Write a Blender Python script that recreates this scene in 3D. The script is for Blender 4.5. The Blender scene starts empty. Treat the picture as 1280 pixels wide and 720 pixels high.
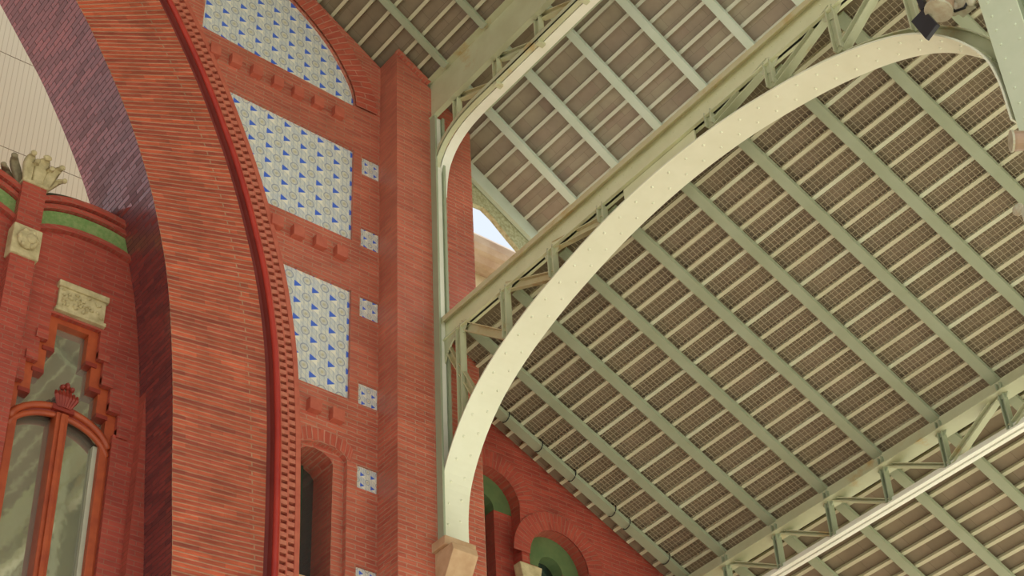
import bpy, bmesh, math, random
from mathutils import Vector, Matrix
from mathutils.geometry import tessellate_polygon
random.seed(7)
scene = bpy.context.scene
COL = scene.collection

# ------------------------------------------------------------------ camera
EYE = 1.6                                   # the eye is 1.6 m above the paving
F, PIT, ROL, YAW = 2181.4, .681535, -.0556365, .6896206
fw = Vector((math.sin(YAW)*math.cos(PIT), math.cos(YAW)*math.cos(PIT), math.sin(PIT)))
r0 = Vector((math.cos(YAW), -math.sin(YAW), 0)); u0 = r0.cross(fw)
rt = math.cos(ROL)*r0 + math.sin(ROL)*u0
up = -math.sin(ROL)*r0 + math.cos(ROL)*u0
cd = bpy.data.cameras.new('camera'); cam = bpy.data.objects.new('camera', cd); COL.objects.link(cam)
cd.sensor_width = 36; cd.lens = F/1280*36; cd.clip_end = 500
cam.matrix_world = Matrix.Translation((0, 0, EYE)) @ Matrix((rt, up, -fw)).transposed().to_4x4()
scene.camera = cam
def at(ax, v, x, y):
    """point of the plane axis=v (v measured from the eye) seen at pixel x,y; heights here are above the eye"""
    r = fw*F + rt*(x-640) - up*(y-360)
    return r*(v/r[ax])

# ------------------------------------------------------------------ sky, sun, exposure
w = bpy.data.worlds.new('sky'); scene.world = w; w.use_nodes = True
wn, wl = w.node_tree.nodes, w.node_tree.links
bg = wn['Background']; tc = wn.new('ShaderNodeTexCoord'); sp = wn.new('ShaderNodeSeparateXYZ'); rp = wn.new('ShaderNodeValToRGB')
wl.new(tc.outputs['Generated'], sp.inputs[0]); wl.new(sp.outputs['Z'], rp.inputs[0]); wl.new(rp.outputs[0], bg.inputs[0])
rp.color_ramp.elements[0].position = 0.0; rp.color_ramp.elements[0].color = (.88, .89, .88, 1)
rp.color_ramp.elements[1].position = .7; rp.color_ramp.elements[1].color = (.72, .80, .93, 1)
bg.inputs[1].default_value = .74
sd = bpy.data.lights.new('sun', 'SUN'); sun = bpy.data.objects.new('sun', sd); COL.objects.link(sun)
sd.energy = 5.6; sd.angle = math.radians(1.5); sd.color = (1, .96, .85)
sun.rotation_euler = Vector((.80, .42, .82)).to_track_quat('Z', 'Y').to_euler()
vs = scene.view_settings
vs.view_transform = 'Standard'; vs.look = 'None'; vs.gamma = 1; vs.use_curve_mapping = False; vs.exposure = 0.62

# ------------------------------------------------------------------ materials
def s2l(c):
    return tuple(((v/255)/12.92 if v/255 <= .04045 else ((v/255+.055)/1.055)**2.4) for v in c)+(1,)
def newmat(name):
    m = bpy.data.materials.new(name); m.use_nodes = True
    n = m.node_tree.nodes; b = n['Principled BSDF']
    return m, n, m.node_tree.links, b
def mixrgb(n, l, fac, a, b, mode='MIX'):
    x = n.new('ShaderNodeMix'); x.data_type = 'RGBA'; x.blend_type = mode
    for sock, v in ((x.inputs[0], fac), (x.inputs[6], a), (x.inputs[7], b)):
        if hasattr(v, 'is_linked') or hasattr(v, 'links'): l.new(v, sock)
        else: sock.default_value = v
    return x.outputs[2]
def noise(n, l, vec, scale, detail=3, rough=.6):
    x = n.new('ShaderNodeTexNoise'); x.inputs['Scale'].default_value = scale; x.inputs['Detail'].default_value = detail
    x.inputs['Roughness'].default_value = rough
    if vec: l.new(vec, x.inputs['Vector'])
    return x.outputs['Fac']
def ramp(n, l, f, *st):
    r = n.new('ShaderNodeValToRGB'); l.new(f, r.inputs[0])
    e = r.color_ramp.elements
    while len(e) < len(st): e.new(.5)
    for i, (p, c) in enumerate(st): e[i].position = p; e[i].color = c if len(c) == 4 else c+(1,)
    return r.outputs[0]
def paint(name, c, c2=None, rough=.45, rust=0.0, scale=3.0, bump=0.0):
    m, n, l, b = newmat(name)
    t = n.new('ShaderNodeTexCoord'); o = t.outputs['Object']
    c = s2l(c); c2 = s2l(c2) if c2 else tuple(v*.8 for v in c[:3])+(1,)
    col = mixrgb(n, l, ramp(n, l, noise(n, l, o, scale), (.35, (0, 0, 0)), (.7, (1, 1, 1))), c, c2)
    if rust:
        col = mixrgb(n, l, ramp(n, l, noise(n, l, o, 2.3, 6, .7), (.62-rust*.2, (0, 0, 0)), (.74-rust*.1, (.8, .8, .8))), col, s2l((190, 156, 92)))
    l.new(col, b.inputs['Base Color']); b.inputs['Roughness'].default_value = rough
    if bump:
        bp = n.new('ShaderNodeBump'); bp.inputs['Strength'].default_value = bump; bp.inputs['Distance'].default_value = .02
        l.new(noise(n, l, o, 22, 4), bp.inputs['Height']); l.new(bp.outputs[0], b.inputs['Normal'])
    return m
def brick(name, c1, c2, mortar, bw=.24, rh=.052, ms=.009, rough=.35, swap=False, vary=.5, spec=.5, streak=.35):
    m, n, l, b = newmat(name)
    uv = n.new('ShaderNodeUVMap'); uv.uv_map = 'UVMap'; vec = uv.outputs[0]
    if swap:
        s = n.new('ShaderNodeSeparateXYZ'); cb = n.new('ShaderNodeCombineXYZ'); l.new(vec, s.inputs[0])
        l.new(s.outputs[0], cb.inputs[1]); l.new(s.outputs[1], cb.inputs[0]); vec = cb.outputs[0]
    t = n.new('ShaderNodeTexBrick'); l.new(vec, t.inputs['Vector'])
    t.inputs['Scale'].default_value = 1; t.inputs['Brick Width'].default_value = bw; t.inputs['Row Height'].default_value = rh
    t.inputs['Mortar Size'].default_value = ms; t.inputs['Mortar Smooth'].default_value = .35; t.inputs['Bias'].default_value = 0
    t.inputs['Color1'].default_value = s2l(c1); t.inputs['Color2'].default_value = s2l(c2); t.inputs['Mortar'].default_value = s2l(mortar)
    cd_ = n.new('ShaderNodeTexCoord').outputs['Object']; tcol = t.outputs['Color']
    if bw > 1:                                   # long joints, but each brick in its own tone
        t2 = n.new('ShaderNodeTexBrick'); l.new(vec, t2.inputs['Vector']); t2.inputs['Scale'].default_value = 1; t2.inputs['Brick Width'].default_value = .27
        t2.inputs['Row Height'].default_value = rh; t2.inputs['Mortar Size'].default_value = .002; t2.inputs['Color1'].default_value = (1.12, 1.1, 1.1, 1)
        t2.inputs['Color2'].default_value = (.70, .72, .78, 1); t2.inputs['Mortar'].default_value = (.8, .8, .8, 1); tcol = mixrgb(n, l, .8, tcol, t2.outputs['Color'], 'MULTIPLY')
    col = mixrgb(n, l, vary, tcol, ramp(n, l, noise(n, l, cd_, 1.1, 4), (.3, (.50, .44, .42)), (.7, (1.2, 1.15, 1.1))), 'MULTIPLY')
    mp = n.new('ShaderNodeMapping'); mp.inputs['Scale'].default_value = (3.2, 15, 1); l.new(vec, mp.inputs['Vector'])
    col = mixrgb(n, l, streak, col, ramp(n, l, noise(n, l, mp.outputs[0], 1.0, 3, .7), (.3, (.55, .5, .48)), (.68, (1.3, 1.25, 1.2))), 'MULTIPLY')
    l.new(col, b.inputs['Base Color']); b.inputs['Specular IOR Level'].default_value = spec
    rr = ramp(n, l, t.outputs['Fac'], (0, (rough,)*3), (1, (.85,)*3))
    if rough < .3:                               # glaze differs from brick to brick
        t3 = n.new('ShaderNodeTexBrick'); l.new(vec, t3.inputs['Vector']); t3.inputs['Scale'].default_value = 1; t3.inputs['Brick Width'].default_value = bw
        t3.inputs['Row Height'].default_value = rh; t3.inputs['Mortar Size'].default_value = ms; t3.inputs['Color1'].default_value = (.05, .05, .05, 1)
        t3.inputs['Color2'].default_value = (.5, .5, .5, 1); t3.inputs['Mortar'].default_value = (.9, .9, .9, 1); rr = t3.outputs['Color']
    l.new(rr, b.inputs['Roughness'])
    bp = n.new('ShaderNodeBump'); bp.inputs['Strength'].default_value = .6; bp.inputs['Distance'].default_value = .006; bp.invert = True
    l.new(t.outputs['Fac'], bp.inputs['Height']); l.new(bp.outputs[0], b.inputs['Normal'])
    return m
M = {}
M['brick'] = brick('red_brick', (204, 114, 90), (188, 98, 80), (190, 140, 116), ms=.007)
M['brick_deep'] = brick('deep_red_brick', (182, 82, 66), (166, 72, 60), (168, 108, 90), ms=.005)
M['brick_ring'] = brick('orange_red_voussoir_brick', (204, 100, 70), (174, 82, 64), (190, 142, 112), bw=1.7, rh=.052, ms=.0085, vary=.4, streak=.6)
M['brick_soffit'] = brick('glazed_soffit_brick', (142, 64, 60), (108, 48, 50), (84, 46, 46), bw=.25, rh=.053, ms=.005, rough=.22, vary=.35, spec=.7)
M['brick_arc'] = brick('soldier_brick', (196, 98, 78), (182, 88, 72), (196, 134, 112), bw=.30, rh=.075, ms=.008)
M['red_roll'] = paint('red_glazed_moulding', (186, 60, 46), (166, 48, 40), .4)
M['red_cavetto_shade'] = paint('shade_darkened_red_cavetto', (146, 56, 46), (130, 48, 40), .55)  # shadow in the groove beside the roll is put into this darker red
M['dentil'] = paint('pale_terracotta_dentil', (200, 122, 96), (184, 98, 78), .6, scale=18)
M['block'] = paint('orange_brick_block', (194, 104, 80), (180, 88, 68), .6, scale=9)
M['green_steel'] = paint('sage_painted_steel', (166, 174, 146), (158, 166, 136), .4)
M['pale_steel'] = paint('pale_green_cream_steel', (226, 226, 184), (216, 216, 172), .45)
M['cream_steel'] = paint('cream_painted_steel', (240, 240, 214), (234, 234, 206), .45)
M['chord_steel'] = paint('weathered_sage_chord', (200, 202, 166), (190, 190, 152), .45, rust=.2)
M['rusty_steel'] = paint('ochre_stained_sage_steel', (206, 200, 160), (198, 186, 140), .5, rust=.5)
M['batten_steel'] = paint('pale_batten_paint', (208, 202, 170), (196, 192, 158), .5, scale=1.5)
M['batten_daylit'] = paint('daylight_lightened_batten_paint', (220, 224, 208), (208, 212, 194), .5, scale=1.5)  # upper eave battens: outside daylight painted in as a lighter tone
M['batten_pale'] = paint('cream_green_batten_paint', (212, 212, 182), (200, 200, 168), .5, scale=1.5)
M['rafter_daylit'] = paint('daylight_tinted_rafter_paint', (214, 228, 214), (204, 220, 202), .45)  # upper eave rafters: bluish outside daylight is put into the paint colour
M['white_steel'] = paint('off_white_and_skylit_steel', (242, 242, 226), (234, 234, 214), .45)
M['stone'] = paint('buff_limestone', (206, 190, 146), (170, 154, 112), .85, scale=9, bump=.5)
M['pink_stone'] = paint('pinkish_sandstone', (206, 172, 134), (188, 150, 112), .85, scale=6, bump=.2)
M['dark_stone'] = paint('dark_grey_stone', (150, 138, 108), (118, 108, 84), .9, scale=9, bump=.5)  # darker stone for the capital's set-back side leaves
M['wood'] = paint('orange_brown_wood', (182, 84, 44), (158, 66, 36), .45, scale=6)
M['wood_dark'] = paint('dark_red_wood', (150, 54, 38), (130, 44, 34), .45, scale=6)
M['white_wood'] = paint('pale_grey_frame', (196, 194, 170), None, .5)
M['green_glaze'] = paint('green_glazed_tile', (110, 142, 80), (144, 160, 104), .3, scale=26)
M['green_dark'] = paint('deep_green_glazed_tile', (88, 112, 70), (100, 120, 76), .4, scale=9)
M['coping'] = paint('dark_green_coping_tile', (62, 78, 52), (96, 66, 52), .5, scale=12)
M['lamp_body'] = paint('beige_lamp_housing', (180, 150, 122), (168, 138, 110), .35)
M['lamp_dark'] = paint('charcoal_housing', (54, 52, 58), (44, 42, 48), .4)
M['lamp_pale'] = paint('pale_lamp_fitting', (196, 192, 164), (176, 160, 132), .5, scale=14)
M['floor'] = paint('pale_warm_paving', (208, 205, 188), (192, 188, 170), .8, scale=.8)
M['cream_wall'] = paint('cream_render', (236, 230, 196), (224, 212, 178), .8)
M['cornice'] = paint('warm_grey_cornice_stone', (200, 178, 150), (178, 150, 122), .85, scale=4)
M['wire'] = paint('grey_wire', (150, 140, 116), None, .6)
M['net_wire'] = paint('netting_wire', (172, 158, 128), None, .7)
M['cable'] = paint('black_cable', (30, 30, 28), None, .6)
# roof boarding: brown clay tiles laid in courses along the hall
def deck_mat(name, c1, c2, c3):
    m, n, l, b = newmat(name)
    uv = n.new('ShaderNodeUVMap'); uv.uv_map = 'UVMap'
    t = n.new('ShaderNodeTexBrick'); l.new(uv.outputs[0], t.inputs['Vector'])
    t.inputs['Scale'].default_value = 1; t.inputs['Brick Width'].default_value = .30; t.inputs['Row Height'].default_value = .206
    t.inputs['Mortar Size'].default_value = .003; t.inputs['Mortar Smooth'].default_value = .5
    t.inputs['Color1'].default_value = s2l(c1); t.inputs['Color2'].default_value = s2l(c2); t.inputs['Mortar'].default_value = s2l(c3)
    o = n.new('ShaderNodeTexCoord').outputs['Object']
    col = mixrgb(n, l, .5, t.outputs['Color'], ramp(n, l, noise(n, l, o, 2.2, 5), (.3, (.6, .56, .56)), (.7, (1.15, 1.15, 1.1))), 'MULTIPLY')
    l.new(col, b.inputs['Base Color']); b.inputs['Roughness'].default_value = .8
    return m
M['deck'] = deck_mat('brown_clay_roof_tiles', (146, 130, 108), (136, 122, 98), (114, 100, 80))
M['deck_daylit'] = deck_mat('daylight_lightened_roof_tiles', (170, 162, 144), (164, 150, 136), (140, 132, 118))  # upper eave tiles: outside daylight put in as a paler, greyer colour
# glazed ceramic mosaic: rings, blue and white triangles on pale ground
def math_(n, l, op, a, b=None, c=None):
    x = n.new('ShaderNodeMath'); x.operation = op
    for i, v in enumerate((a, b, c)):
        if v is None: continue
        if isinstance(v, (int, float)): x.inputs[i].default_value = v
        else: l.new(v, x.inputs[i])
    return x.outputs[0]
def ceramic(name, cell):
    m, n, l, b = newmat(name)
    uv = n.new('ShaderNodeUVMap'); uv.uv_map = 'UVMap'; s = n.new('ShaderNodeSeparateXYZ'); l.new(uv.outputs[0], s.inputs[0])
    k = lambda op, a, b_=None, c=None: math_(n, l, op, a, b_, c)
    u = k('DIVIDE', s.outputs[0], cell); v = k('DIVIDE', s.outputs[1], cell)
    fu = k('FRACT', u); fv = k('FRACT', v)
    cu = k('SUBTRACT', fu, .5); cv = k('SUBTRACT', fv, .5)
    # ring round the cell centre
    r = k('SQRT', k('ADD', k('MULTIPLY', cu, cu), k('MULTIPLY', cv, cv)))
    ring = k('LESS_THAN', k('ABSOLUTE', k('SUBTRACT', r, .22)), .028)
    disc = k('LESS_THAN', r, .19); core = k('LESS_THAN', r, .08)
    # triangles round the cell corners
    gu = k('SUBTRACT', k('FRACT', k('ADD', u, .5)), .5); gv = k('SUBTRACT', k('FRACT', k('ADD', v, .5)), .5)
    # right pointing wedge: blue above the axis, white below
    inx = k('MULTIPLY', k('GREATER_THAN', gu, -.20), k('LESS_THAN', gu, .22))
    half = k('MULTIPLY', k('SUBTRACT', .22, gu), .46)
    gb = k('SUBTRACT', gv, .08)
    blue = k('MULTIPLY', inx, k('LESS_THAN', k('ABSOLUTE', gb), half))
    white = k('MULTIPLY', inx, k('MULTIPLY', k('LESS_THAN', gb, 0), k('GREATER_THAN', gb, k('SUBTRACT', -.12, k('MULTIPLY', k('ADD', gu, .2), .55)))))
    # fine line lattice
    l1 = k('LESS_THAN', k('ABSOLUTE', k('SUBTRACT', k('FRACT', k('MULTIPLY', k('ADD', u, v), 3)), .5)), .10)
    l2 = k('LESS_THAN', k('ABSOLUTE', k('SUBTRACT', k('FRACT', k('MULTIPLY', u, 4)), .5)), .12)
    o = n.new('ShaderNodeTexCoord').outputs['Object']
    base = mixrgb(n, l, ramp(n, l, noise(n, l, o, 13, 3), (.4, (0, 0, 0)), (.6, (1, 1, 1))), s2l((224, 222, 206)), s2l((204, 208, 206)))
    base = mixrgb(n, l, k('MULTIPLY', l1, .28), base, s2l((142, 158, 182)))
    base = mixrgb(n, l, k('MULTIPLY', l2, .32), base, s2l((150, 160, 172)))
    base = mixrgb(n, l, k('MULTIPLY', disc, .4), base, s2l((214, 206, 176))); base = mixrgb(n, l, k('MULTIPLY', core, .5), base, s2l((176, 166, 110)))
    base = mixrgb(n, l, k('MULTIPLY', ring, .75), base, s2l((134, 144, 164)))
    base = mixrgb(n, l, white, base, s2l((238, 234, 214)))
    base = mixrgb(n, l, blue, base, s2l((72, 110, 212)))
    l.new(base, b.inputs['Base Color']); b.inputs['Roughness'].default_value = .3
    return m
M['ceramic'] = ceramic('blue_and_white_ceramic', .221)
M['ceramic_small'] = ceramic('blue_and_white_ceramic_small', .125)
# pale ribbed awning behind the great arch
m, n, l, b = newmat('pale_ribbed_awning'); o = n.new('ShaderNodeTexCoord').outputs['Object']
s = n.new('ShaderNodeSeparateXYZ'); l.new(o, s.inputs[0])
ln = math_(n, l, 'LESS_THAN', math_(n, l, 'FRACT', math_(n, l, 'MULTIPLY', s.outputs[0], 14)), .14)
col = mixrgb(n, l, math_(n, l, 'MULTIPLY', ln, .5), s2l((220, 214, 194)), s2l((170, 158, 130)))
l.new(col, b.inputs['Base Color']); b.inputs['Roughness'].default_value = .8
tr = n.new('ShaderNodeBsdfTranslucent'); l.new(col, tr.inputs[0]); mx = n.new('ShaderNodeMixShader'); mx.inputs[0].default_value = .4
l.new(b.outputs[0], mx.inputs[1]); l.new(tr.outputs[0], mx.inputs[2]); l.new(mx.outputs[0], n['Material Output'].inputs[0])
M['awning'] = m
def glass(name, c, rough, spec=1.0, ior=1.9):
    m, n, l, b = newmat(name)
    b.inputs['Base Color'].default_value = s2l(c); b.inputs['Roughness'].default_value = rough
    b.inputs['Specular IOR Level'].default_value = spec; b.inputs['IOR'].default_value = ior
    o = n.new('ShaderNodeTexCoord').outputs['Object']; bp = n.new('ShaderNodeBump'); bp.inputs['Strength'].default_value = .12; bp.inputs['Distance'].default_value = .02
    l.new(noise(n, l, o, 5, 2), bp.inputs['Height']); l.new(bp.outputs[0], b.inputs['Normal'])
    return m
M['glass'] = glass('reflecting_window_glass', (186, 186, 166), .04, 1.0, 1.6)
M['glass'].node_tree.nodes['Principled BSDF'].inputs['Metallic'].default_value = .72
M['glass'].node_tree.nodes['Bump'].inputs['Strength'].default_value = .025
M['dark_glass'] = glass('dark_teal_glass', (42, 60, 54), .15)

# ------------------------------------------------------------------ mesh helpers (heights above the eye)
UP = Vector((0, 0, EYE))
class MB:
    def __init__(s): s.v = []; s.f = []; s.uv = {}
    def add(s, vs, fs, uvs=None):
        k = len(s.v); s.v += [Vector(p) for p in vs]
        for i, f in enumerate(fs):
            if uvs: s.uv[len(s.f)] = uvs[i]
            s.f.append([k+j for j in f])
        return s
    def box(s, x0, x1, y0, y1, z0, z1):
        vs = [(x, y, z) for x in (x0, x1) for y in (y0, y1) for z in (z0, z1)]
        return s.add(vs, [(0, 1, 3, 2), (4, 6, 7, 5), (0, 4, 5, 1), (2, 3, 7, 6), (0, 2, 6, 4), (1, 5, 7, 3)])
    def bar(s, p, q, wd, h, side):
        """box from p to q; width wd along side, height h along the third direction"""
        p, q = Vector(p), Vector(q); d = (q-p).normalized(); sd_ = Vector(side); sd_ = (sd_-d*sd_.dot(d)).normalized(); t = d.cross(sd_)
        vs = [e+sd_*a*wd/2+t*b_*h/2 for e in (p, q) for a, b_ in ((-1, -1), (1, -1), (1, 1), (-1, 1))]
        return s.add(vs, [(0, 1, 2, 3), (7, 6, 5, 4), (0, 4, 5, 1), (1, 5, 6, 2), (2, 6, 7, 3), (3, 7, 4, 0)])
    def tube(s, pts, r, n=8, cap=True):
        pts = [Vector(p) for p in pts]; k = len(s.v); u = None
        for i, p in enumerate(pts):
            d = (pts[min(i+1, len(pts)-1)]-pts[max(i-1, 0)]).normalized()
            if u is None: u = d.orthogonal().normalized()
            u = (u-d*u.dot(d)).normalized(); v = d.cross(u); rr = r[i] if isinstance(r, (list, tuple)) else r
            s.v += [p+(u*math.cos(a)+v*math.sin(a))*rr for a in (math.tau*j/n for j in range(n))]
        for i in range(len(pts)-1):
            for j in range(n): s.f.append([k+i*n+j, k+i*n+(j+1) % n, k+(i+1)*n+(j+1) % n, k+(i+1)*n+j])
        if cap: s.f.append([k+j for j in range(n)][::-1]); s.f.append([k+(len(pts)-1)*n+j for j in range(n)])
        return s
    def plate(s, loops, y0, y1, swap=False):
        """flat XZ polygon (outer loop, then holes) given thickness from y0 (front) to y1; swap: YZ polygon between x0,x1"""
        flat = [p for lp in loops for p in lp]
        mk = (lambda a, b_, t: (t, a, b_)) if swap else (lambda a, b_, t: (a, t, b_))
        bm = bmesh.new(); bv = [bm.verts.new((a, b_, 0)) for a, b_ in flat]; ed = []; k = 0
        for i, v_ in enumerate(bv): v_.index = i
        for lp in loops:
            ed += [bm.edges.new((bv[k+j], bv[k+(j+1) % len(lp)])) for j in range(len(lp))]; k += len(lp)
        bmesh.ops.triangle_fill(bm, edges=ed, use_beauty=False, use_dissolve=False, normal=(0, 0, 1))
        bm.verts.index_update(); tris = [tuple(v_.index for v_ in f_.verts) for f_ in bm.faces]; bm.free()
        n_ = len(flat); vs = [mk(a, b_, y0) for a, b_ in flat]+[mk(a, b_, y1) for a, b_ in flat]
        fs = [tuple(t) for t in tris]+[tuple(n_+j for j in reversed(t)) for t in tris]
        k = 0
        for lp in loops:
            m_ = len(lp)
            for j in range(m_): a, b_ = k+j, k+(j+1) % m_; fs.append((a, b_, n_+b_, n_+a))
            k += m_
        return s.add(vs, fs)
    def dome(s, c, r, axis, n=6):
        c = Vector(c); ax = Vector(axis).normalized(); u = ax.orthogonal().normalized(); v = ax.cross(u); k = len(s.v)
        for a, b_ in ((1, 0), (.7, .55)):
            s.v += [c+(u*math.cos(t)+v*math.sin(t))*r*a+ax*r*b_ for t in (math.tau*j/n for j in range(n))]
        s.v.append(c+ax*r*.8)
        for j in range(n):
            s.f.append([k+j, k+(j+1) % n, k+n+(j+1) % n, k+n+j]); s.f.append([k+n+j, k+n+(j+1) % n, k+2*n])
        return s
    def ball(s, c, rx, ry, rz, n=10, m_=6):
        c = Vector(c); k = len(s.v)
        for i in range(m_+1):
            ph = math.pi*i/m_
            s.v += [c+Vector((rx*math.sin(ph)*math.cos(t), ry*math.sin(ph)*math.sin(t), rz*math.cos(ph))) for t in (math.tau*j/n for j in range(n))]
        for i in range(m_):
            for j in range(n): s.f.append([k+i*n+j, k+i*n+(j+1) % n, k+(i+1)*n+(j+1) % n, k+(i+1)*n+j])
        return s
    def cut(s, loops, y0, y1):
        """cut prisms (XZ outlines) out of this solid"""
        def ob(m_, nm):
            me = bpy.data.meshes.new(nm); me.from_pydata([tuple(p) for p in m_.v], [], m_.f); bm = bmesh.new(); bm.from_mesh(me)
            bmesh.ops.recalc_face_normals(bm, faces=bm.faces); bm.to_mesh(me); bm.free()
            o_ = bpy.data.objects.new(nm, me); COL.objects.link(o_); return o_
        A = ob(s, 'solid'); tools = []
        for lp in loops:
            c = ob(MB().prism(lp, y0, y1), 'cutter'); tools.append(c)
            md = A.modifiers.new('cut', 'BOOLEAN'); md.operation = 'DIFFERENCE'; md.solver = 'EXACT'; md.object = c
        bpy.context.view_layer.update()
        ev = A.evaluated_get(bpy.context.evaluated_depsgraph_get()); me = bpy.data.meshes.new_from_object(ev)
        s.v = [v.co.copy() for v in me.vertices]; s.f = [list(p.vertices) for p in me.polygons]; s.uv = {}
        for o_ in [A]+tools: bpy.data.objects.remove(o_, do_unlink=True)
        bpy.data.meshes.remove(me)
        return s
    def prism(s, lp, y0, y1):
        n_ = len(lp); return s.add([(a, y0, b_) for a, b_ in lp]+[(a, y1, b_) for a, b_ in lp], [tuple(range(n_)), tuple(range(2*n_-1, n_-1, -1))]+[(j, (j+1) % n_, n_+(j+1) % n_, n_+j) for j in range(n_)])
    def build(s, name, mat, parent=None, base=None, smooth=False, bevel=0):
        me = bpy.data.meshes.new(name)
        off = (parent.matrix_world.translation if parent else (Vector(base)+UP if base else Vector((0, 0, 0))))
        if parent:
            off = Vector((0, 0, 0)); q = parent
            while q: off += q.location; q = q.parent
        me.from_pydata([p+UP-off for p in s.v], [], s.f)
        uvl = me.uv_layers.new(name='UVMap')
        for i, pl in enumerate(me.polygons):
            if i in s.uv:
                for li, c in zip(pl.loop_indices, s.uv[i]): uvl.data[li].uv = c
            else:
                nn = pl.normal; a = [abs(v) for v in nn]
                for li in pl.loop_indices:
                    p = s.v[me.loops[li].vertex_index]
                    uvl.data[li].uv = (p.x, p.z) if a[1] >= max(a[0], a[2]) else ((p.y, p.z) if a[0] > a[2] else (p.y, math.hypot(p.x, 0)*1.13))
        bm = bmesh.new(); bm.from_mesh(me)
        if not s.uv: bmesh.ops.recalc_face_normals(bm, faces=bm.faces)
        bm.to_mesh(me); bm.free()
        me.materials.append(M[mat] if isinstance(mat, str) else mat)
        if smooth:
            for p in me.polygons: p.use_smooth = True
        o = bpy.data.objects.new(name, me); COL.objects.link(o)
        if parent: o.parent = parent
        elif base: o.location = off
        if bevel:
            md = o.modifiers.new('bevel', 'BEVEL'); md.width = bevel; md.segments = 2; md.limit_method = 'ANGLE'
        return o
def tag(o, label=None, cat=None, group=None, kind=None):
    if label: o['label'] = label
    if cat: o['category'] = cat
    if group: o['group'] = group
    if kind: o['kind'] = kind
    return o
def root(name, label, cat, loc, group=None, kind=None):
    o = bpy.data.objects.new(name, None); COL.objects.link(o); o.location = Vector(loc)+UP; o.empty_display_size = .2
    return tag(o, label, cat, group, kind)
def dup(o, d, label=None):
    c = o.copy(); COL.objects.link(c); c.location = o.location+Vector(d)
    if label: c['label'] = label
    for ch in o.children:
        e = ch.copy(); COL.objects.link(e); e.parent = c
        for g in ch.children:
            h = g.copy(); COL.objects.link(h); h.parent = e
    return c
ORD = ['first', 'second', 'third', 'fourth', 'fifth', 'sixth', 'seventh', 'eighth', 'ninth', 'tenth', 'eleventh', 'twelfth', 'thirteenth',
       'fourteenth', 'fifteenth', 'sixteenth', 'seventeenth', 'eighteenth', 'nineteenth', 'twentieth', 'twenty-first', 'twenty-second', 'twenty-third',
       'twenty-fourth', 'twenty-fifth', 'twenty-sixth', 'twenty-seventh', 'twenty-eighth', 'twenty-ninth', 'thirtieth', 'thirty-first', 'thirty-second']
def resample(pts, step):
    """smooth (Catmull-Rom) then even spacing"""
    P = [Vector((a, b_, 0)) for a, b_ in pts]; P = [P[0]*2-P[1]]+P+[P[-1]*2-P[-2]]; fine = []
    for i in range(1, len(P)-2):
        for j in range(12):
            t = j/12; a, b_, c, d = P[i-1], P[i], P[i+1], P[i+2]
            fine.append(.5*((2*b_)+(c-a)*t+(2*a-5*b_+4*c-d)*t*t+(3*b_-a-3*c+d)*t**3))
    fine.append(P[-2]); out = [fine[0]]; acc = 0
    for a, b_ in zip(fine, fine[1:]):
        L = (b_-a).length
        while acc+L >= step and L > 1e-9:
            a = a+(b_-a)*((step-acc)/L); L = (b_-a).length; out.append(a); acc = 0
        acc += L
    if (out[-1]-fine[-1]).length > step*.3: out.append(fine[-1])
    return [(p.x, p.y) for p in out]

# ------------------------------------------------------------------ measures
G = -EYE                      # ground, from the eye
XT = 8.81                     # arcade plane between nave and aisle
YW = 12.35                    # inner face of the facade
TN = math.tan(math.radians(33)); TA = math.tan(math.radians(26))
nave = lambda X: 15.2+TN*(XT-abs(X))          # underside of the nave rafters
aisle = lambda X: 11.45-TA*(X-XT)             # underside of the aisle rafters

# ------------------------------------------------------------------ ground
tag(MB().box(-70, 70, -70, 70, G-.2, G).build('floor', 'floor'), kind='structure')

# ------------------------------------------------------------------ facade wall with the great arch
inner = [(0, 17.45), (1.2, 17.2), (2.4, 16.48), (3.5, 15.45), (4.4, 14.27), (4.74, 13.74), (5.04, 13.2), (5.27, 12.72), (5.51, 12.1), (5.70, 11.45),
         (5.80, 11.0), (5.89, 10.41), (5.97, 9.68), (6.04, 8.81), (6.12, 7.84), (6.18, 6), (6.22, 3), (6.22, G)]
rollc = [(0, 18.75), (1.3, 18.45), (2.7, 17.65), (4.1, 16.5), (5.0, 15.5), (5.45, 14.86), (5.95, 13.98), (6.31, 13.2), (6.48, 12.77), (6.64, 12.3), (6.84, 11.6), (6.98, 10.86), (7.04, 10.31),
         (7.08, 9.75), (7.1, 9.19), (7.12, 8.32), (7.14, 6), (7.15, 3), (7.15, G)]
def even(pts, n_):
    f = resample(pts, .02); L = [0]
    for a, b_ in zip(f, f[1:]): L.append(L[-1]+math.dist(a, b_))
    out = []; j = 0
    for i in range(n_+1):
        t = L[-1]*i/n_
        while j < len(L)-2 and L[j+1] < t: j += 1
        k = min(1, max(0, (t-L[j])/max(1e-9, L[j+1]-L[j]))); out.append((f[j][0]+(f[j+1][0]-f[j][0])*k, f[j][1]+(f[j+1][1]-f[j][1])*k))
    return out, L[-1]
NI = 150
IN, LI = even(inner, NI); RO, LR = even(rollc, NI)
def normals(c):
    o = []
    for i in range(len(c)):
        a, b_ = c[max(i-1, 0)], c[min(i+1, len(c)-1)]; d = Vector((b_[0]-a[0], b_[1]-a[1])).normalized(); o.append((-d.y, d.x))
    return o
RN = normals(RO)
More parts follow.
